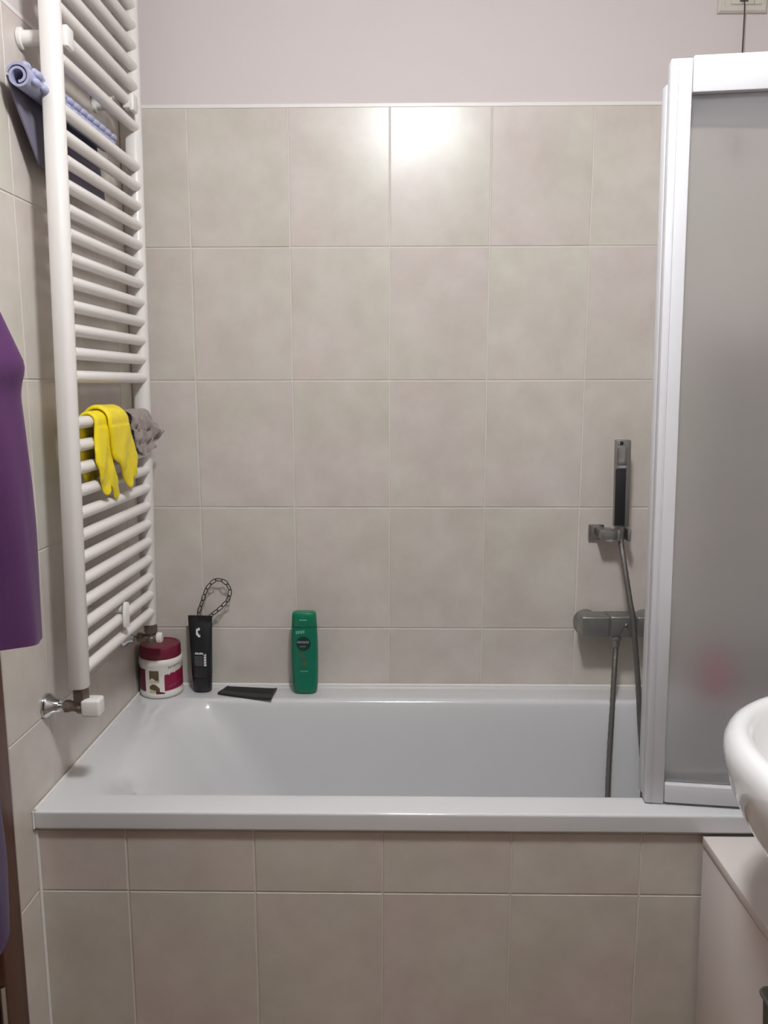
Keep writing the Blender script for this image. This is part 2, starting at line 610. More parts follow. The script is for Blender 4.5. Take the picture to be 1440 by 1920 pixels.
def rad_shear(co):
    return Vector((co.x + M * 0.045 * (co.z - 0.79), co.y + 0.045 * (co.z - 0.79), co.z))


YN, YF = -0.600, -0.158
rad = empty('towel_radiator', (0.06, -0.38, 0.785),
            'tall white ladder towel radiator on left tiled wall', 'radiator')
PZ0, PZ1 = 0.788, 2.36
for y in (YN, YF):
    x = lw(y, D)
    prof = []
    for k in range(13):
        a = -PI / 2 + PI * k / 12
        prof.append((0.004 + 0.0155 * math.cos(a), 0.0195 * math.sin(a)))
    prof += [(-0.011, 0.0195), (-0.015, 0.0165), (-0.015, -0.0165), (-0.011, -0.0195)]
    bm = bmesh.new()
    loft(bm, [[(x + px * s, y + py * s, z) for px, py in prof] for z, s in
              ((PZ0, 0.9), (PZ0 + 0.003, 1.0), (PZ1 - 0.003, 1.0), (PZ1, 0.9))])
    part('post', bm, RADW, rad, xf=rad_shear)
PITCH = 0.0443
BARS = [n for n in range(35) if n not in (12, 25)]
BR = 0.0122


def barx(y):
    return lw(y, D + 0.005)


for n in BARS:
    z = 0.821 + PITCH * n
    bm = bmesh.new()
    ya, yb = YN + 0.014, YF - 0.008
    tube(bm, [(barx(ya), ya, z), (barx(yb), yb, z)], BR, 16)
    part('bar', bm, RADW, rad, xf=rad_shear)


def bracket(y, n, up=True):
    z = 0.821 + PITCH * (n + 0.5) + 0.016
    xb = barx(y)
    bm = bmesh.new()
    lathe(bm, (lw(y, 0.0005), y, z), (1, 0, 0), [(0, 0.019), (0.006, 0.019), (0.008, 0.0145), (0.048, 0.0145)], 20)
    box(bm, xb - 0.026, xb - 0.012, y - 0.018, y + 0.018, z - 0.022, z + 0.022, bev=0.003)
    o = part('bracket', bm, WPLAST, rad, xf=rad_shear)
    bm = B(xb - 0.006, xb + 0.020, y - 0.016, y + 0.016, z - 0.0135, z + 0.0135, bev=0.004)
    box(bm, xb + 0.010, xb + 0.021, y - 0.017, y + 0.017, z - 0.019, z + 0.019, bev=0.004)
    part('clamp', bm, WPLAST, o, xf=rad_shear)


bracket(-0.574, 26)
bracket(-0.215, 26)
# slim lower clip with its pointed nose
zc = 0.821 + PITCH * 1.0
xc = barx(-0.38)
bm = bmesh.new()
loft(bm, [[(xc + 0.013 + dx, -0.38 + dy * s, zc + dz) for dx, dy in
           ((0, -0.014), (0.007, -0.012), (0.011, 0), (0.007, 0.012), (0, 0.014))]
          for dz, s in ((-0.018, 0.75), (-0.012, 1.0), (0.012, 1.0), (0.026, 0.75), (0.034, 0.45), (0.038, 0.2))])
cl = part('bracket', bm, WPLAST, rad)
bm = bmesh.new()
lathe(bm, (lw(-0.38, 0.0005), -0.38, zc + 0.022), (1, 0, 0), [(0, 0.016), (0.006, 0.016), (0.008, 0.008), (0.082, 0.008)], 16)
part('stand_off', bm, WPLAST, cl)


def valve(y, zb, zv, cap_x, flange):
    x = lw(y, D) + 0.002
    zt = zb
    bm = bmesh.new()
    lathe(bm, (x, y, zv - 0.012), (0, 0, 1), [(0, 0.011), (0.004, 0.0135), (0.012, 0.0135), (0.016, 0.010), (zt - zv - 0.008, 0.010), (zt - zv + 0.014, 0.010)], 16)
    lathe(bm, (x - 0.036, y, zv), (1, 0, 0), [(0, 0.009), (0.002, 0.0125), (0.012, 0.0125), (0.014, 0.0105), (0.058, 0.0105), (0.06, 0.009)], 6)
    v = part('valve', bm, BRASSD, rad, angle=30)
    nb = lathe(bmesh.new(), (x, y, zv + 0.012), (0, 0, 1), [(0, 0.0145), (0.002, 0.0165), (zt - zv - 0.016, 0.0165), (zt - zv - 0.013, 0.0145)], 6)
    part('union_nut', nb, BRASSD, v, angle=25)
    pb = bmesh.new()
    tube(pb, [(lw(y, 0.001), y, zv), (x - 0.034, y, zv)], 0.0055, 12)
    part('supply_pipe', pb, CHROME, v)
    part('wall_flange', lathe(bmesh.new(), (lw(y, 0.0003), y, zv), (1, 0, 0),
                              [(0, flange), (0.004, flange), (0.008, flange * 0.93), (0.016, flange * 0.6), (0.026, flange * 0.5), (0.028, flange * 0.45)], 28),
         CHROMEB, v)
    return v, x


v1, vx = valve(YN, 0.788, 0.748, 0.09, 0.026)
cb = B(vx + 0.003, vx + 0.041, YN - 0.018, YN + 0.018, 0.730, 0.766, bev=0.006, seg=3)
part('valve_cap', cb, WPLAST, v1)
v2, vx2 = valve(YF, 0.788, 0.752, 0.09, 0.024)
cb = lathe(bmesh.new(), (vx2 + 0.014, YF, 0.752), (1, 0, 0), [(0, 0.011), (0.002, 0.013), (0.012, 0.013), (0.014, 0.011)], 20)
part('valve_cap', cb, WPLAST, v2)

# ------------------------------------------------------------------ things hung on the radiator


def drape(y, s, t, zb, rb):
    """s: length over the bar from its top (front positive), t: height above the bar's skin."""
    yy = y
    xb = barx(yy)
    arc = rb * PI / 2
    r = rb + t
    if s > arc:
        x, z = xb + r, zb - (s - arc)
    elif s < -arc:
        x, z = xb - r, zb + (s + arc)
    else:
        a = s / rb
        x, z = xb + r * math.sin(a), zb + r * math.cos(a)
    return Vector((x, yy, z))


def shear_back(y, z):
    return y - 0.045 * (z - 0.79)


ZG = 0.821 + PITCH * 11
FLAT = 0.36


def capsule(bm, p0, r0, p1, r1, seg=14, rings=5):
    p0, p1 = Vector(p0), Vector(p1)
    d = p1 - p0
    L = d.length
    prof = [(-r0 * math.cos(a), r0 * math.sin(a)) for a in [PI / 2 * k / rings for k in range(rings)]]
    prof += [(0, r0), (L, r1)]
    prof += [(L + r1 * math.sin(a), r1 * math.cos(a)) for a in [PI / 2 * k / rings for k in range(1, rings + 1)]]
    lathe(bm, p0, d, [(t, max(r, 1e-4)) for t, r in prof], seg)


def glove(caps, t0, name_label, mark):
    bm = bmesh.new()
    for (y0, s0, r0), (y1, s1, r1) in caps:
        capsule(bm, (0, y0, s0), r0, (0, y1, s1), r1)
    bm = with_modifiers(bm, [('REMESH', dict(mode='VOXEL', voxel_size=0.0030)), ('SMOOTH', dict(factor=0.5, iterations=7))])
    for v in bm.verts:
        y, s = v.co.y, v.co.z
        h = max(-0.0075, min(0.0075, v.co.x * FLAT))
        wr = 0.0016 * math.sin(70 * y + 40 * s) + 0.002 * noise.noise(Vector((y * 40, s * 30, t0 * 200)))
        w = max(0.0, min(1.0, (s - 0.02) / 0.08))
        v.co = drape(y, s, max(0.0006, t0 + h * (0.62 if s < 0.03 else 0.85) + wr * (0.35 + w)), ZG, BR)
    o = part('rubber_glove', bm, YELLOW, None, angle=75)
    tag(o, name_label, 'glove', 'pair of yellow rubber gloves on the radiator')
    return o


glove([((-0.464, -0.115, 0.032), (-0.462, 0.03, 0.036)), ((-0.425, -0.115, 0.030), (-0.425, 0.03, 0.034)),
       ((-0.462, 0.03, 0.036), (-0.472, 0.095, 0.031)), ((-0.425, 0.03, 0.034), (-0.448, 0.095, 0.032)),
       ((-0.477, 0.095, 0.026), (-0.454, 0.158, 0.017)), ((-0.450, 0.10, 0.025), (-0.396, 0.174, 0.016)),
       ((-0.482, 0.08, 0.022), (-0.474, 0.130, 0.017))],
      0.0045, 'yellow rubber glove hanging lowest on the radiator, its two fingertips furthest down', 0)
glove([((-0.412, -0.085, 0.030), (-0.420, 0.02, 0.034)), ((-0.384, -0.085, 0.026), (-0.382, 0.02, 0.032)),
       ((-0.420, 0.02, 0.034), (-0.405, 0.080, 0.030)), ((-0.382, 0.02, 0.032), (-0.362, 0.075, 0.029)),
       ((-0.402, 0.080, 0.026), (-0.344, 0.156, 0.0165)), ((-0.366, 0.07, 0.025), (-0.312, 0.140, 0.0165)),
       ((-0.356, 0.028, 0.021), (-0.302, 0.118, 0.0145))],
      0.0150, 'yellow rubber glove laid on top at the right, with shorter bent fingers', 1)

# taupe rag over the same rail
bm = bmesh.new()
NS, NY = 44, 30
left = [(-0.07, -0.30), (0.0, -0.305), (0.03, -0.285), (0.06, -0.275), (0.085, -0.26), (0.112, -0.235)]
right = [(-0.07, -0.175), (0.0, -0.165), (0.03, -0.145), (0.046, -0.118), (0.060, -0.097), (0.072, -0.104), (0.088, -0.150), (0.112, -0.200)]
grid = []
for i in range(NS):
    s = -0.07 + 0.182 * i / (NS - 1)
    row = []
    for j in range(NY):
        f = j / (NY - 1)
        y = interp(left, s) * (1 - f) + interp(right, s) * f
        n1 = noise.noise(Vector((y * 42, s * 26, 3.1)))
        n2 = noise.noise(Vector((y * 95, s * 80, 8.7)))
        t = 0.0045 + abs(n1) * 0.030 * min(1, max(0.15, abs(s) / 0.03)) + 0.006 * n2 * min(1, abs(s) / 0.02)
        ss = s + 0.006 * noise.noise(Vector((y * 60, s * 20, 1.7)))
        p = drape(y, ss, max(0.002, t), ZG, BR)
        if y > -0.135:
            p.x += (y + 0.135) * 0.3
        row.append(bm.verts.new(p))
    grid.append(row)
for a, b in zip(grid, grid[1:]):
    for k in range(NY - 1):
        bm.faces.new((a[k], a[k + 1], b[k + 1], b[k]))
bm = with_modifiers(bm, [('SOLIDIFY', dict(thickness=0.0028, offset=1.0)), ('SMOOTH', dict(factor=0.4, iterations=2))])
tag(part('cleaning_rag', bm, RAGM, None, angle=80),
    'crumpled taupe rag hung on the radiator beside the yellow gloves', 'cloth')

# lilac bumpy mat tucked behind the upper rails
mroot = empty('bath_mat', (0.026, -0.42, 1.80),
              'lilac bumpy bath mat rolled behind the upper rails of the radiator', 'mat')
ZM = 1.911
spiral = []
for k in range(46):
    a = -0.5 * PI + 2 * PI * 1.7 * k / 45
    r = 0.0095 + 0.0115 * k / 45
    spiral.append((r * math.cos(a), r * math.sin(a)))
prof = spiral
flap = [(-0.0215, 0.002), (-0.0205, -0.02), (-0.018, -0.05), (-0.013, -0.09), (-0.009, -0.125)]


def ribbon(prof, th, y0, y1, cx, cz):
    bm = bmesh.new()
    n = len(prof)
    outer, inner = [], []
    for i, (x, z) in enumerate(prof):
        a = prof[max(0, i - 1)]
        b = prof[min(n - 1, i + 1)]
        d = Vector((b[0] - a[0], b[1] - a[1]))
        d.normalize()
        nx, nz = -d.y, d.x
        outer.append((x + nx * th / 2, z + nz * th / 2))
        inner.append((x - nx * th / 2, z - nz * th / 2))
    loop = outer + inner[::-1]
    loft(bm, [[(cx(y) + x, y, cz + z) for x, z in loop] for y in (y0, y0 + 0.003, y1 - 0.003, y1)])
    return bm


part('mat_sheet', ribbon(prof, 0.0042, -0.628, -0.215, lambda y: lw(y, 0.042), ZM), LILAC, mroot, angle=50)
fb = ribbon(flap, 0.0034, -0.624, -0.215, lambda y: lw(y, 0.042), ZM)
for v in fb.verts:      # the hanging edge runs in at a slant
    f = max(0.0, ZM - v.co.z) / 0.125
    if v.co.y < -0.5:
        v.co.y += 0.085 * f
part('mat_flap', fb, LILACSHADE, mroot, angle=50)
bm = bmesh.new()
for i in range(12):
    for a in (-15, 30, 75, 120):
        y = -0.606 + 0.0335 * i + (0.0165 if a in (30, 120) else 0)
        r = 0.0225
        c = Vector((lw(y, 0.042) + r * math.cos(math.radians(a)), y, ZM + r * math.sin(math.radians(a))))
        mtx = Matrix.Translation(c) @ Matrix.Diagonal((0.0078, 0.0145, 0.0078, 1))
        bmesh.ops.create_icosphere(bm, subdivisions=2, radius=1.0, matrix=mtx)
tag(part('mat_bumps', bm, LILAC, mroot, angle=80), kind='stuff')

# ------------------------------------------------------------------ things on the ledge
# jar
JX, JY, JR = 0.0605, -0.0610, 0.0570
jar = empty('cream_jar', (JX, JY, RIM), 'white and burgundy cream jar standing in the corner of the bath ledge', 'jar')
part('jar_body', lathe(bmesh.new(), (JX, JY, RIM + 0.0004), (0, 0, 1),
                       [(0, JR * 0.88), (0.003, JR * 0.95), (0.008, JR * 0.985), (0.014, JR * 0.985), (0.016, JR * 0.97),
                        (0.086, JR * 0.97), (0.088, JR * 0.99), (0.094, JR), (0.103, JR * 0.985), (0.105, JR * 0.95)], 48), JARW, jar)
lid = part('jar_lid', lathe(bmesh.new(), (JX, JY, RIM + 0.1055), (0, 0, 1),
                            [(0, JR * 0.93), (0.003, JR * 0.945), (0.028, JR * 0.93), (0.0315, JR * 0.90), (0.0325, JR * 0.82),
                             (0.0305, JR * 0.78), (0.0305, JR * 0.4), (0.0305, 0.002)], 48), BURG, jar)


def patch(name, a0, a1, z0, z1, material, parent, r=JR * 0.97 + 0.0006, top=None, bot=None, seg=18):
    """A printed label field on the jar; angles in degrees, -90 faces the room."""
    bm = bmesh.new()
    rows = []
    for k in range(seg + 1):
        f = k / seg
        a = math.radians(a0 + (a1 - a0) * f)
        zt = z1 if top is None else top(f)
        zb = z0 if bot is None else bot(f)
        rows.append([(JX + r * math.cos(a), JY + r * math.sin(a), RIM + z) for z in (zb, zt)])
    vs = [[bm.verts.new(p) for p in row] for row in rows]
    for a, b in zip(vs, vs[1:]):
        bm.faces.new((a[0], b[0], b[1], a[1]))
    return part(name, bm, material, parent, angle=60)


def pos(px):  # pixel column of the photo to an angle on the jar
    c = max(-1, min(1, (px - 295.0) / 40.0))
    return -74 + math.degrees(math.asin(c))


patch('label_panel', pos(257) - 28, pos(266), 0.020, 0.080, BURGD, jar)
patch('label_panel', pos(300), pos(334) + 28, 0.022, 0.070, BURGL, jar, top=lambda f: 0.066 + 0.012 * f, bot=lambda f: 0.022 + 0.004 * f)
patch('label_picture', pos(273), pos(290), 0.055, 0.078, OLIVE, jar, bot=lambda f: 0.052 + 0.006 * math.sin(5 * f))
patch('label_picture', pos(273), pos(289), 0.045, 0.052, CREAMP, jar)
patch('label_picture', pos(273), pos(284), 0.018, 0.030, CREAMP, jar)
patch('label_picture', pos(273), pos(291), 0.026, 0.042, OLIVE, jar, r=JR * 0.97 + 0.0008,
      top=lambda f: 0.030 + 0.012 * math.sin(PI * (0.15 + 0.85 * f)), bot=lambda f: 0.029 - 0.008 * f)
patch('label_picture', pos(284), pos(300), 0.014, 0.022, BURGD, jar, top=lambda f: 0.024 - 0.006 * f)
# white script along the top of the burgundy field and dark line above it
for k in range(9):
    f = k / 8
    a = pos(293 + 39 * f)
    zt = 0.067 + 0.013 * f
    patch('lettering', a, a + 4.0, zt - 0.004 - 0.003 * (k % 2), zt + 0.004 + 0.004 * (k % 3 == 0), INKW, jar, r=JR * 0.97 + 0.0011, seg=3)
for k in range(6):
    f = k / 5
    a = pos(308 + 18 * f)
    patch('lettering', a, a + 2.4, 0.083 + 0.004 * f, 0.0865 + 0.004 * f, INKD, jar, r=JR * 0.985 + 0.0009, seg=2)
for k in range(7):
    a = pos(308 + 3.6 * k)
    patch('lettering', a, a + 2.6, 0.032 + 0.0012 * k, 0.0345 + 0.0012 * k, INKG, jar, r=JR * 0.97 + 0.0009, seg=2)

# black tube with chain
TX, TY = 0.1670, -0.0480
tubeo = empty('black_tube', (TX, TY, RIM), 'black squeeze tube standing on its cap with a looped chain at the top', 'tube')


def oval(cx, cy, a, b, z, n=28, p=2.4, lean=0.0):
    out = []
    for k in range(n):
        t = 2 * PI * k / n
        c, s = math.cos(t), math.sin(t)
        out.append((cx + a * math.copysign(abs(c) ** (2 / p), c), cy + b * math.copysign(abs(s) ** (2 / p), s), z))
    return out


TXT = -0.0075


def tube_lean(co):
    f = (co.z - RIM) / 0.2
    return Vector((co.x + TXT * f * 0.6, co.y + 0.018 * f, co.z - 0.028 * (co.x - TX) * max(0, f - 0.4)))


part('tube_cap', loft(bmesh.new(), [oval(TX, TY, a, b, RIM + z) for a, b, z in
                                    ((0.0225, 0.0185, 0.0004), (0.0245, 0.0205, 0.003), (0.0262, 0.0215, 0.038), (0.0255, 0.021, 0.0405))]),
     BLACKP, tubeo, xf=tube_lean)
tr = [oval(TX, TY, a, b, RIM + z) for a, b, z in
      ((0.024, 0.0205, 0.041), (0.0268, 0.0225, 0.044), (0.0275, 0.0220, 0.07), (0.0290, 0.0190, 0.11), (0.0305, 0.0135, 0.15),
       (0.0318, 0.0065, 0.180), (0.0322, 0.0022, 0.190), (0.0322, 0.0020, 0.203))]
part('tube_body', loft(bmesh.new(), tr), BLACKP, tubeo, xf=tube_lean)


def tube_front(z):
    tab = [(0.041, 0.0205), (0.044, 0.0225), (0.07, 0.022), (0.11, 0.019), (0.15, 0.0135), (0.18, 0.0065), (0.19, 0.0022), (0.21, 0.002)]
    for (a, b), (c, d) in zip(tab, tab[1:]):
        if z <= c:
            return b + (d - b) * (z - a) / (c - a)
    return 0.002


def decal(name, quads, material, parent, lift=0.0011):
    """Flat print on the tube front: quads (x0, x1, z0, z1) relative to the tube's axis and base."""
    bm = bmesh.new()
    for x0, x1, z0, z1 in quads:
        vs = []
        for x, z in ((x0, z0), (x1, z0), (x1, z1), (x0, z1)):
            a = interp([(0.04, 0.026), (0.20, 0.032)], z)
            b = tube_front(z)
            yy = b * (1 - min(0.98, abs(x) / a) ** 2.4) ** (1 / 2.4)
            vs.append(bm.verts.new((TX + x, TY - yy - lift, RIM + z)))
        bm.faces.new(vs)
    return part(name, bm, material, parent, xf=tube_lean)


decal('logo', [(-0.0095, -0.0045, 0.155, 0.170), (-0.0050, 0.0005, 0.166, 0.1725), (-0.0075, -0.0015, 0.152, 0.158),
               (-0.0040, 0.0020, 0.149, 0.1545)], INKW, tubeo, lift=0.0018)
rng = random.Random(3)
word = []
x = -0.0130
for k in range(5):
    word.append((x, x + 0.0034, 0.1040, 0.1085 + 0.001 * (k % 2)))
    x += 0.0046
decal('lettering', word, INKW, tubeo)
lines = []
for r in range(5):
    x = -0.0140
    while x < 0.007:
        w = rng.uniform(0.0015, 0.004)
        lines.append((x, min(x + w, 0.008), 0.0965 - 0.0052 * r, 0.0985 - 0.0052 * r))
        x += w + 0.0012
decal('lettering', lines, INKG, tubeo)
decal('lettering', [(0.0105, 0.0165, 0.0730 + 0.0066 * k, 0.0780 + 0.0066 * k) for k in range(5)], INKW, tubeo)
decal('lettering', [(0.0085 + 0.002 * k, 0.0098 + 0.002 * k, 0.1005, 0.1045) for k in range(3)], INKG, tubeo)


def link_mesh(L=0.0215, W=0.0118, r=0.0014):
    pts = []
    st = (L - W) / 2
    for k in range(7):
        a = -PI / 2 + PI * k / 6
        pts.append((st + (W / 2 - r) * math.cos(a), (W / 2 - r) * math.sin(a), 0))
    for k in range(7):
        a = PI / 2 + PI * k / 6
        pts.append((-st + (W / 2 - r) * math.cos(a), (W / 2 - r) * math.sin(a), 0))
    bm = bmesh.new()
    tube(bm, pts, r, 6, closed=True)
    bmesh.ops.recalc_face_normals(bm, faces=bm.faces[:])
    me = bpy.data.meshes.new('chain_link')
    bm.to_mesh(me)
    bm.free()
    me.materials.append(BLACKC)
    for p in me.polygons:
        p.use_smooth = True
    return me


LM = link_mesh()
loop = catmull([(0.1635, -0.034, 0.766), (0.160, -0.030, 0.782), (0.170, -0.028, 0.812), (0.183, -0.027, 0.846), (0.205, -0.026, 0.868),
                (0.228, -0.026, 0.866), (0.243, -0.027, 0.846), (0.240, -0.028, 0.820), (0.220, -0.030, 0.796), (0.200, -0.033, 0.780), (0.1845, -0.035, 0.766)], 12)
LEN = [0.0]
for a, b in zip(loop, loop[1:]):
    LEN.append(LEN[-1] + (b - a).length)


def along(d):
    for i in range(len(LEN) - 1):
        if d <= LEN[i + 1]:
            f = (d - LEN[i]) / (LEN[i + 1] - LEN[i])
            return loop[i].lerp(loop[i + 1], f), (loop[i + 1] - loop[i]).normalized()
    return loop[-1], (loop[-1] - loop[-2]).normalized()


step = 0.0166
NL = int(LEN[-1] / step)
for k in range(NL):
    p, d = along((k + 0.5) * LEN[-1] / NL)
    o = bpy.data.objects.new('chain_link', LM)
    COL.objects.link(o)
    o.parent = tubeo
    zax = Vector((0, -1, 0))
    zax = (zax - d * zax.dot(d)).normalized()
    yax = zax.cross(d)
    ang = math.radians(32 if k % 2 else -32)
    y2 = yax * math.cos(ang) + zax * math.sin(ang)
    z2 = d.cross(y2)
    mtx = Matrix((d, y2, z2)).transposed().to_4x4()
    mtx.translation = p - ORG[tubeo.name]
    o.matrix_local = mtx

# comb
comb = empty('hair_comb', (0.29, -0.075, RIM), 'black plastic comb lying across the bath ledge between tube and green bottle', 'comb')
CZ = RIM + 0.0006
A_, B_ = Vector((0.213, -0.079)), Vector((0.361, -0.117))      # spine, front
C_, D_ = Vector((0.366, -0.040)), Vector((0.229, -0.026))      # tooth tips, back


def cq(u, v):  # u along, v from spine (0) to tooth tips (1)
    p = A_.lerp(B_, u)
    p = Vector((p.x, p.y - 0.006 * math.sin(PI * u)))
    q = D_.lerp(C_, u)
    return p.lerp(q, v)


def comb_prism(bm, quads, h):
    for u0, u1, v0, v1, z0, z1 in quads:
        n = 8 if u1 - u0 > 0.2 else 1
        for i in range(n):
            a, b = u0 + (u1 - u0) * i / n, u0 + (u1 - u0) * (i + 1) / n
            pts = [cq(a, v0), cq(b, v0), cq(b, v1), cq(a, v1)]
            lo = [bm.verts.new((p.x, p.y, z0)) for p in pts]
            hi = [bm.verts.new((p.x, p.y, z1)) for p in pts]
            bm.faces.new(lo[::-1])
            bm.faces.new(hi)
            for k in range(4):
                j = (k + 1) % 4
                bm.faces.new((lo[k], lo[j], hi[j], hi[k]))
    bmesh.ops.remove_doubles(bm, verts=bm.verts[:], dist=1e-6)
    return bm


part('comb_spine', comb_prism(bmesh.new(), [(0, 1, 0, 0.34, CZ, CZ + 0.006), (0, 0.035, 0.34, 1, CZ, CZ + 0.0045), (0.955, 1, 0.34, 1, CZ, CZ + 0.0045)], 0.006), BLACKP, comb, angle=30)
NT = 46
tag(part('teeth', comb_prism(bmesh.new(), [(0.04 + 0.912 * k / NT, 0.04 + 0.912 * (k + 0.62) / NT, 0.335, 0.985, CZ + 0.001, CZ + 0.004) for k in range(NT)], 0.004),
         BLACKP, comb, angle=30), kind='stuff')

# green shampoo bottle
GX, GY = 0.4440, -0.0560
bot = empty('shampoo_bottle', (GX, GY, RIM), 'green shampoo bottle standing alone on the bath ledge', 'bottle')
gp = [(0.0004, 0.024, 0.014), (0.003, 0.0290, 0.018), (0.010, 0.0322, 0.0205), (0.03, 0.0342, 0.0215), (0.07, 0.0352, 0.022), (0.12, 0.0353, 0.022),
      (0.160, 0.0345, 0.0215), (0.1835, 0.0335, 0.0208)]
GF = [(z, b) for z, a, b in gp]
GA = [(z, a) for z, a, b in gp]
part('bottle_body', loft(bmesh.new(), [oval(GX, GY, a, b, RIM + z, n=40, p=2.7) for z, a, b in gp]), GREEN, bot, angle=60)
capo = part('bottle_cap', loft(bmesh.new(), [oval(GX, GY, a, b, RIM + z, n=40, p=2.7) for z, a, b in
                               ((0.1842, 0.0325, 0.020), (0.1852, 0.0335, 0.0208), (0.2080, 0.0322, 0.0198), (0.2180, 0.0312, 0.019), (0.2215, 0.0285, 0.017), (0.2222, 0.022, 0.012))]),
            GREENC, bot, angle=50)
part('thumb_recess', B(GX - 0.011, GX + 0.009, GY - 0.0212, GY - 0.0175, RIM + 0.203, RIM + 0.2055, bev=0.0008), GREENP, capo)


def bdecal(name, polys, material, lift=0.0012):
    bm = bmesh.new()
    for poly in polys:
        vs = []
        for x, z in poly:
            a, b = interp(GA, z), interp(GF, z)
            yy = b * (1 - min(0.98, abs(x) / a) ** 2.7) ** (1 / 2.7)
            vs.append(bm.verts.new((GX + x, GY - yy - lift, RIM + z)))
        bm.faces.new(vs)
    return part(name, bm, material, bot)


def disc(cx, cz, r, a0=0, a1=360, n=22):
    return [(cx + r * math.cos(math.radians(a0 + (a1 - a0) * k / n)), cz + r * math.sin(math.radians(a0 + (a1 - a0) * k / n))) for k in range(n)]


def quad(x0, x1, z0, z1, sl=0.0):
    return [(x0, z0), (x1, z0 + sl), (x1, z1 + sl), (x0, z1)]


bdecal('lettering', [quad(-0.021 + 0.0062 * k, -0.0165 + 0.0062 * k, 0.1665 + 0.0008 * k, 0.1745 + 0.0008 * k, 0.0008) for k in range(4)], GREENP)
bdecal('label_disc', [[p for p in disc(-0.001, 0.1415, 0.019)]], GREEND)
bdecal('lettering', [quad(-0.0175 + 0.0046 * k, -0.0140 + 0.0046 * k, 0.1425, 0.1485) for k in range(7)], INKG, 0.002)
bdecal('lettering', [quad(-0.010 + 0.0032 * k, -0.0078 + 0.0032 * k, 0.1325, 0.1355) for k in range(5)], INKG, 0.002)
bdecal('label_picture', [[(-0.014, 0.112), (-0.004, 0.120), (0.006, 0.108), (-0.002, 0.098)], [(0.000, 0.098), (0.009, 0.094), (0.006, 0.078), (-0.006, 0.080)],
                         [(-0.015, 0.083), (-0.004, 0.092), (-0.003, 0.084), (-0.012, 0.076)]], GREENO)
bdecal('lettering', [quad(-0.010 + 0.0042 * k, -0.0072 + 0.0042 * k, 0.064, 0.0675) for k in range(5)], GREENP)

# pink bottle behind the frosted screen
pb = empty('pink_bottle', (1.535, -0.062, RIM), 'pink bottle seen blurred through the frosted bath screen', 'bottle')
part('bottle_body', loft(bmesh.new(), [oval(1.535, -0.062, a, b, RIM + z, n=30, p=2.6) for a, b, z in
                                       ((0.038, 0.024, 0.0004), (0.044, 0.029, 0.004), (0.046, 0.030, 0.06), (0.042, 0.028, 0.085), (0.022, 0.02, 0.098))]), PINK, pb)
part('bottle_cap', lathe(bmesh.new(), (1.535, -0.062, RIM + 0.0982), (0, 0, 1), [(0, 0.017), (0.022, 0.016), (0.025, 0.012)], 24), PINK, pb)

# ------------------------------------------------------------------ shower fittings
mx = empty('bath_mixer', (1.2725, -0.03, 0.736), 'grey chrome wall mixer above the bath ledge beside the screen', 'mixer tap')
for x in (1.195, 1.350):
    part('wall_flange', lathe(bmesh.new(), (x, -0.0002, 0.7530), (0, -1, 0), [(0, 0.0325), (0.006, 0.0325), (0.011, 0.030), (0.017, 0.021), (0.05, 0.0205)], 32), CHROMED, mx)
part('mixer_body', B(1.240, 1.306, -0.086, -0.028, 0.735, 0.789, bev=0.005, seg=3), CHROMED, mx)
part('mixer_knob', B(1.166, 1.2385, -0.088, -0.030, 0.734, 0.788, bev=0.004, seg=3), CHROMED, mx)
part('mixer_knob', B(1.3075, 1.380, -0.088, -0.030, 0.734, 0.788, bev=0.004, seg=3), CHROMED, mx)
for x in (1.239, 1.3068):
    part('knob_ring', B(x - 0.0016, x + 0.0016, -0.089, -0.029, 0.733, 0.789, bev=0.001), CHROME, mx)
sp = bmesh.new()
loft(sp, [[(1.2625, y, 0.7385), (1.2935, y, 0.7385), (1.2815, y, 0.7630), (1.2765, y, 0.7630)] for y in (-0.0855, -0.0985)])
bmesh.ops.bevel(sp, geom=sp.edges[:], offset=0.0015, segments=2, affect='EDGES')
part('spout', sp, CHROMED, mx)
part('diverter_knob', lathe(bmesh.new(), (1.2790, -0.0860, 0.7690), (0, -1, 0), [(0, 0.0042), (0.008, 0.0042), (0.0105, 0.002)], 18), CHROMEB, mx)
part('hose_outlet', lathe(bmesh.new(), (1.2600, -0.072, 0.7345), (0, 0, -1), [(0, 0.011), (0.003, 0.0125), (0.010, 0.0125), (0.012, 0.0098), (0.030, 0.0098)], 20), CHROMED, mx)

hold = empty('shower_holder', (1.21, -0.03, 0.975), 'square chrome wall bracket holding the hand shower', 'holder')
part('wall_plate', B(1.1925, 1.232, -0.011, -0.0002, 0.977, 1.017, bev=0.002), CHROME, hold)
part('holder_arm', B(1.2105, 1.250, -0.0655, -0.0108, 0.987, 1.010, bev=0.002), CHROMED, hold)
ck = B(1.2495, 1.2580, -0.076, -0.038, 0.984, 1.0135, bev=0.002)
box(ck, 1.2762, 1.2845, -0.076, -0.038, 0.984, 1.0135, bev=0.002)
box(ck, 1.2575, 1.277, -0.044, -0.0375, 0.984, 1.0135, bev=0.001)
part('cradle', ck, CHROMED, hold)
part('end_button', lathe(bmesh.new(), (1.2375, -0.052, 0.9868), (0, -0.3, -1), [(0, 0.011), (0.005, 0.0105), (0.007, 0.007)], 18), WPLAST, hold)

# hand shower: flat square bar, slightly leaning
hs = empty('hand_shower', (1.268, -0.057, 0.98), 'slim rectangular hand shower with black face standing in its wall bracket', 'shower head')
HX = 1.2535


def hlean(co):
    f = (co.z - 1.0) / 0.24
    return Vector((co.x - 0.008 * f + 0.008, co.y - 0.010 * f, co.z))


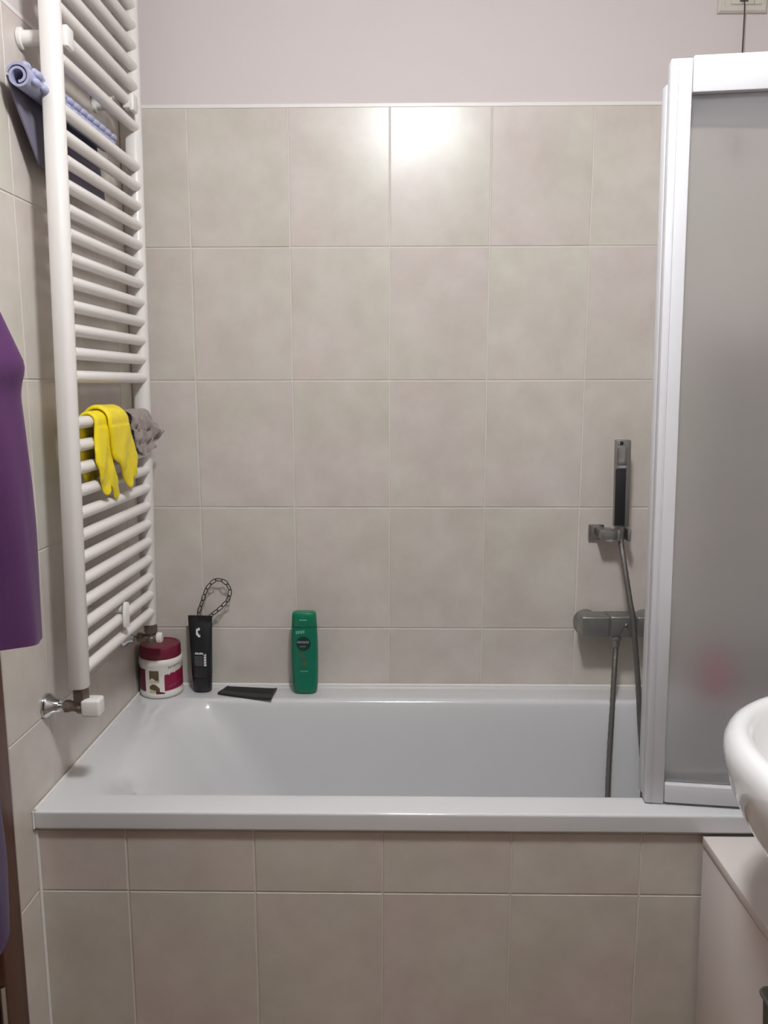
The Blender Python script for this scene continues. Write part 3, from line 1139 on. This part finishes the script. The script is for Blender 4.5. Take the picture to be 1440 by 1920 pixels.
part('body', B(1.2368, 1.2745, -0.0625, -0.0420, 1.020, 1.243, bev=0.003, seg=2), CHROMED, hs, xf=hlean)
part('nozzle_face', B(1.2362, 1.2620, -0.0675, -0.0618, 1.024, 1.1700, bev=0.0015), BLACKR, hs, xf=hlean)
part('back_plate', B(1.2385, 1.2640, -0.0655, -0.0618, 1.180, 1.2260, bev=0.0015), CHROME, hs, xf=hlean)
part('collar', B(1.2395, 1.2640, -0.0675, -0.0610, 1.1710, 1.1790, bev=0.001), CHROMEB, hs, xf=hlean)
part('hole_ring', lathe(bmesh.new(), (1.2500, -0.0622, 1.2345), (0, -1, 0), [(0, 0.0048), (0.002, 0.0048), (0.0022, 0.003)], 16), BLACKR, hs, xf=hlean)
part('glint_stud', lathe(bmesh.new(), (1.2435, -0.0622, 1.2335), (0, -1, 0), [(0, 0.003), (0.0025, 0.0026), (0.003, 0.001)], 12), CHROMEB, hs, xf=hlean)
part('handle_stem', lathe(bmesh.new(), (1.2655, -0.0535, 1.0205), (0, 0, -1), [(0, 0.0100), (0.008, 0.0092), (0.034, 0.0085), (0.036, 0.0075)], 18), CHROMED, hs)

bm = bmesh.new()
hp = catmull([(1.2655, -0.0535, 0.9850), (1.2640, -0.060, 0.9780), (1.2660, -0.085, 0.9360), (1.2800, -0.108, 0.8370), (1.2865, -0.114, 0.8020),
              (1.2935, -0.118, 0.7460), (1.3090, -0.120, 0.6150), (1.3160, -0.124, 0.5280), (1.3220, -0.150, 0.400), (1.318, -0.178, 0.270),
              (1.298, -0.195, 0.195), (1.265, -0.205, 0.180), (1.234, -0.195, 0.225), (1.232, -0.165, 0.320), (1.2385, -0.138, 0.430), (1.2460, -0.116, 0.540),
              (1.2535, -0.092, 0.640), (1.2590, -0.076, 0.690), (1.2600, -0.072, 0.7045)], 10)
tube(bm, hp, [0.0066 + 0.0006 * (i % 2) for i in range(len(hp))], 10)
tag(part('shower_hose', bm, HOSE, None, angle=80), 'grey ribbed shower hose looping from hand shower into the tub', 'hose')

# ------------------------------------------------------------------ folding bath screen
scr = empty('bath_screen', (1.185, -0.63, RIM), 'white framed folding bath screen with frosted panes on the tub rim', 'shower screen')


def on_dir(ox, oy, ang, lean=0.0185):
    ca, sa = math.cos(ang), math.sin(ang)

    def f(co):
        u, v, z = co
        return Vector((ox + u * ca - v * sa - lean * (z - RIM), oy + u * sa + v * ca, z))
    return f


def leaf_panel(ox, oy, ang, L, z0, z1, st, rb, rt, th, pane_t, name):
    f = on_dir(ox, oy, ang)
    b = B(0, st, -th / 2, th / 2, z0, z1, bev=0.0035, seg=2)
    part('stile', b, SCREENW, scr, xf=f)
    b = B(0.010, 0.0125, -th / 2 - 0.0025, -th / 2 + 0.001, z0 + 0.004, z1 - 0.004, bev=0.0008)
    part('stile_bead', b, SCREENW, scr, xf=f)
    part('stile', B(L - st, L, -th / 2, th / 2, z0, z1, bev=0.0035), SCREENW, scr, xf=f)
    part('top_rail', B(st + 0.0005, L - st - 0.0005, -th / 2 - 0.001, th / 2, z1 - rt, z1 + 0.003, bev=0.003), SCREENW, scr, xf=f)
    part('bottom_rail', B(st + 0.0005, L - st - 0.0005, -th / 2 - 0.001, th / 2, z0 + 0.004, z0 + rb, bev=0.003), SCREENW, scr, xf=f)
    part('pane', B(st + 0.0008, L - st - 0.0008, -pane_t / 2, pane_t / 2, z0 + rb + 0.0005, z1 - rt - 0.0005), FROST, scr, xf=f)


leaf_panel(1.1685, -0.632, math.radians(-7.0), 0.505, RIM + 0.0012, 1.924, 0.0365, 0.042, 0.056, 0.026, 0.003, 'a')
# the leaf folded behind
f2 = on_dir(1.173, -0.595, math.radians(2.5), 0.0190)
part('stile', B(0, 0.026, -0.011, 0.011, RIM + 0.0012, 1.896, bev=0.003), SCREENW, scr, xf=f2)
part('top_rail', B(0.0265, 0.475, -0.011, 0.011, 1.830, 1.896, bev=0.003), SCREENW, scr, xf=f2)
part('bottom_rail', B(0.0265, 0.475, -0.011, 0.011, RIM + 0.004, RIM + 0.046, bev=0.003), SCREENW, scr, xf=f2)
part('stile', B(0.4755, 0.502, -0.011, 0.011, RIM + 0.0012, 1.896, bev=0.003), SCREENW, scr, xf=f2)
hg = bmesh.new()
lathe(hg, (1.186, -0.6125, RIM + 0.002), (-0.0187, 0, 1), [(0, 0.006), (1.30, 0.006)], 14)
part('hinge_rod', hg, SCREENW, scr)
part('foot_seal', B(1.170, 1.200, -0.642, -0.622, RIM + 0.0001, RIM + 0.0015), BLACKR, scr)

# ------------------------------------------------------------------ pull cord switch on the back wall
sw = empty('pull_cord_switch', (1.507, -0.004, 2.252), 'ivory wall switch plate with a dark pull cord above the screen', 'switch')
PX, PZ = 1.507, 2.252
fr = bmesh.new()
loft(fr, [[(PX - w, y, PZ + 0.041 - h), (PX + w, y, PZ + 0.041 - h), (PX + w, y, PZ + 0.041 + h), (PX - w, y, PZ + 0.041 + h)] for w, h, y in
          ((0.058, 0.0400, 0.0043), (0.058, 0.0400, -0.001), (0.054, 0.036, -0.006), (0.044, 0.0270, -0.006), (0.0425, 0.0255, -0.0035), (0.0415, 0.0245, -0.003))])
part('plate', fr, IVORY, sw, angle=20)
for k in range(3):
    x = PX - 0.028 + 0.0275 * k
    part('module', B(x - 0.0005, x + 0.026, -0.0065, -0.0025, PZ + 0.0185, PZ + 0.0635, bev=0.001), IVORY, sw)
part('slot', B(PX - 0.009, PX + 0.011, -0.0072, -0.006, PZ + 0.0235, PZ + 0.0265), INKD, sw)
bm = bmesh.new()
tube(bm, [(PX, -0.0085, PZ + 0.034), (PX + 0.0012, -0.0120, PZ + 0.010), (PX + 0.002, -0.0125, 2.20), (PX + 0.003, -0.0130, 1.975)], 0.0016, 8)
part('cord', bm, CORDM, sw)
part('cord_handle', lathe(bmesh.new(), (PX + 0.003, -0.0130, 1.978), (0, 0, -1), [(0, 0.003), (0.006, 0.006), (0.04, 0.009), (0.048, 0.007)], 16), CORDM, sw)

# ------------------------------------------------------------------ washbasin
wb = empty('washbasin', (1.45, -1.06, 0.60), 'white ceramic washbasin projecting at the right above the cabinet', 'basin')
WX, WY = 1.475, -1.075
WA, WBH = 0.315, 0.300


def wring(s, z, ar=0.2225, sh=0.0, n=56):
    out = []
    for k in range(n):
        t = 2 * PI * k / n
        c, q = math.cos(t), math.sin(t)
        if c < 0:
            p = 2.25
            x = WX - WA * s * abs(c) ** (2 / p)
        else:
            p = 4.0
            x = WX + ar * abs(c) ** (2 / p)
        p2 = 2.25 if c < 0 else 4.0
        y = WY + WBH * s * math.copysign(abs(q) ** (2 / p2), q)
        out.append((x + sh, y, z))
    return out


wr = [wring(0.34, 0.585, 0.2225), wring(0.52, 0.615), wring(0.70, 0.655), wring(0.825, 0.700), wring(0.905, 0.742), wring(0.960, 0.780), wring(0.990, 0.812),
      wring(1.0, 0.834), wring(0.995, 0.848), wring(0.975, 0.859), wring(0.945, 0.866), wring(0.915, 0.867, 0.2223), wring(0.885, 0.862, 0.14), wring(0.868, 0.850, 0.125),
      wring(0.850, 0.825, 0.118), wring(0.81, 0.790, 0.11), wring(0.68, 0.755, 0.10), wring(0.5, 0.730, 0.08), wring(0.2, 0.720, 0.04)]
part('bowl', loft(bmesh.new(), wr), CERAMIC, wb, angle=80)
part('drain', lathe(bmesh.new(), (WX, WY, 0.7195), (0, 0, 1), [(0, 0.028), (0.004, 0.026), (0.005, 0.012), (0.006, 0.001)], 24), CHROME, wb)
tp = lathe(bmesh.new(), (1.64, WY, 0.8675), (0, 0, 1), [(0, 0.026), (0.006, 0.026), (0.008, 0.020), (0.10, 0.019), (0.115, 0.016), (0.118, 0.006)], 24)
tube(tp, catmull([(1.64, WY, 0.93), (1.60, WY, 0.955), (1.55, WY, 0.955), (1.525, WY, 0.935)], 6), 0.011, 14)
box(tp, 1.63, 1.69, WY - 0.008, WY + 0.008, 0.986, 0.996, bev=0.003)
part('basin_tap', tp, CHROME, wb)

# ------------------------------------------------------------------ cabinet under the basin
cb = empty('bathroom_cabinet', (1.48, -0.90, 0), 'low white laminate cabinet against the bath apron under the washbasin', 'cabinet')
CX0, CY0, CY1, CZ1 = 1.2665, -0.985, -0.6930, 0.5300


def cab_x(co):   # very slight outward splay of the left side towards the floor
    return Vector((co.x + 0.012 * (CZ1 - co.z) / CZ1 * (1 if co.x < 1.4 else 0), co.y, co.z))


part('side_panel', B(CX0, CX0 + 0.018, CY0, CY1, 0.0, CZ1 - 0.0225, bev=0.001), CABW, cb, xf=cab_x)
part('side_panel', B(RX - 0.020, RX - 0.002, CY0, CY1, 0.0, CZ1 - 0.0225, bev=0.001), CABW, cb)
part('top_panel', B(CX0 - 0.0015, RX - 0.002, CY0 - 0.003, CY1, CZ1 - 0.018, CZ1, bev=0.0015), CABW, cb)
part('edge_groove', B(CX0 + 0.002, RX - 0.004, CY0 + 0.002, CY1 - 0.002, CZ1 - 0.0222, CZ1 - 0.0183), CABE, cb)
part('back_panel', B(CX0 + 0.019, RX - 0.021, CY1 - 0.008, CY1 - 0.002, 0.06, CZ1 - 0.023), CABW, cb)
part('shelf', B(CX0 + 0.019, RX - 0.021, CY0 + 0.02, CY1 - 0.009, 0.06, 0.076), CABW, cb)
for x0, x1, hx in ((CX0 + 0.003, 1.4815, 1.455), (1.4845, RX - 0.004, 1.51)):
    dr = part('door', B(x0, x1, CY0 - 0.020, CY0 - 0.002, 0.072, CZ1 - 0.026, bev=0.0015), CABW, cb)
    hnd = bmesh.new()
    tube(hnd, catmull([(hx, CY0 - 0.019, 0.34), (hx, CY0 - 0.042, 0.345), (hx, CY0 - 0.042, 0.425), (hx, CY0 - 0.019, 0.43)], 5), 0.0045, 10)
    part('handle', hnd, CHROME, dr)
part('plinth', B(CX0 + 0.0185, RX - 0.0205, CY0 + 0.03, CY0 + 0.045, 0.0, 0.0595), CABW, cb)

# dark waste bin standing in front of the cabinet side
bn = empty('waste_bin', (1.33, -1.13, 0), 'dark grey bin at the lower right corner in front of the white cabinet', 'bin')
BX0, BX1, BY0, BY1 = 1.2255, 1.43, -1.235, -1.032
bbm = bmesh.new()
loft(bbm, [rrect(BX0 + i, BX1 - i, BY0 + i, BY1 - i, 0.014 if i < 0.012 else 0.006, z) for i, z in
           ((0.030, 0.0), (0.026, 0.004), (0.002, 0.470), (0.0, 0.477), (0.003, 0.481), (0.008, 0.477), (0.032, 0.012))])
part('bin_body', bbm, BIND, bn)
part('bin_rim', tube(bmesh.new(), rrect(BX0, BX1, BY0, BY1, 0.014, 0.478), 0.0030, 8, closed=True), BIND, bn)

# ------------------------------------------------------------------ bathrobe on the door
rb = empty('bathrobe', (0.05, -1.05, 0.60), 'purple terry bathrobe hanging at the left edge in front of the door', 'bathrobe')


def fold_column(cx, cy, atab, btab, z0, z1, nz, nth, pleat, seed, hem=0.0):
    bm = bmesh.new()
    rings = []
    for i in range(nz + 1):
        z = z0 + (z1 - z0) * i / nz
        a, b = interp(atab, z, False), interp(btab, z)
        ring = []
        for k in range(nth):
            t = 2 * PI * k / nth
            w = 1 + pleat * math.sin(7 * t + 3.0 * math.sin(z * 4 + seed)) * min(1, (z1 - z) / 0.15) \
                + 0.05 * noise.noise(Vector((3 * math.cos(t), 3 * math.sin(t), z * 6 + seed)))
            if math.cos(t) > 0.7:
                w = 1 + (w - 1) * 0.3
            ring.append((cx + a * w * math.cos(t), cy + b * w * math.sin(t), z + hem * (math.cos(t) - 3 * min(0, math.sin(t))) * max(0, 1 - i / 8)))
        rings.append(ring)
    loft(bm, rings)
    return bm


SX = 0.045
sleeve = [(0.985, 0.0870), (1.08, 0.0865), (1.165, 0.0875), (1.23, 0.0865), (1.30, 0.0830), (1.362, 0.0800), (1.380, 0.0825), (1.402, 0.0900), (1.415, 0.0890),
          (1.450, 0.0755), (1.485, 0.0620), (1.56, 0.030), (1.60, 0.012)]
part('sleeve', fold_column(SX, -0.955, sleeve, [(0.985, 0.075), (1.4, 0.07), (1.6, 0.02)], 0.988, 1.60, 60, 72, 0.085, 1.0, hem=0.004), PURPLE, rb, angle=80)
part('robe_body', fold_column(0.055, -1.16, [(0.60, 0.080), (1.0, 0.078), (1.45, 0.075), (1.60, 0.05), (1.68, 0.018)],
                              [(0.60, 0.125), (1.0, 0.12), (1.45, 0.115), (1.60, 0.07), (1.68, 0.02)], 0.615, 1.68, 60, 64, 0.06, 4.0), PURPLED, rb, angle=80)
bt = bmesh.new()
tube(bt, catmull([(0.055, -1.16, 1.66), (0.03, -1.16, 1.70), (0.005, -1.16, 1.715), (-0.015, -1.16, 1.70)], 6), 0.004, 8)
part('hanging_loop', bt, PURPLED, rb)
hk = empty('door_hook', (-0.045, -1.16, 1.68), 'small chrome hook on the brown door carrying the purple bathrobe', 'hook')
hkb = B(-0.048, -0.043, -1.175, -1.145, 1.66, 1.74, bev=0.002)
tube(hkb, catmull([(-0.045, -1.16, 1.70), (-0.02, -1.16, 1.692), (0.0, -1.16, 1.70), (0.004, -1.16, 1.72)], 6), 0.005, 10)
part('hook_arm', hkb, CHROME, hk)

# ------------------------------------------------------------------ ceiling lamp
lamp = empty('ceiling_lamp', (LX, LY, HC - 0.1), 'round opal glass ceiling lamp lighting the bathroom', 'lamp')
part('lamp_base', lathe(bmesh.new(), (LX, LY, HC), (0, 0, -1), [(0, 0.118), (0.02, 0.118), (0.022, 0.112)], 40), WPLAST, lamp)
part('lamp_shade', lathe(bmesh.new(), (LX, LY, HC - 0.0225), (0, 0, -1),
                         [(0, 0.100), (0.012, 0.107), (0.035, 0.104), (0.058, 0.090), (0.075, 0.062), (0.084, 0.028), (0.086, 0.002)], 40), LAMPM, lamp, angle=80)
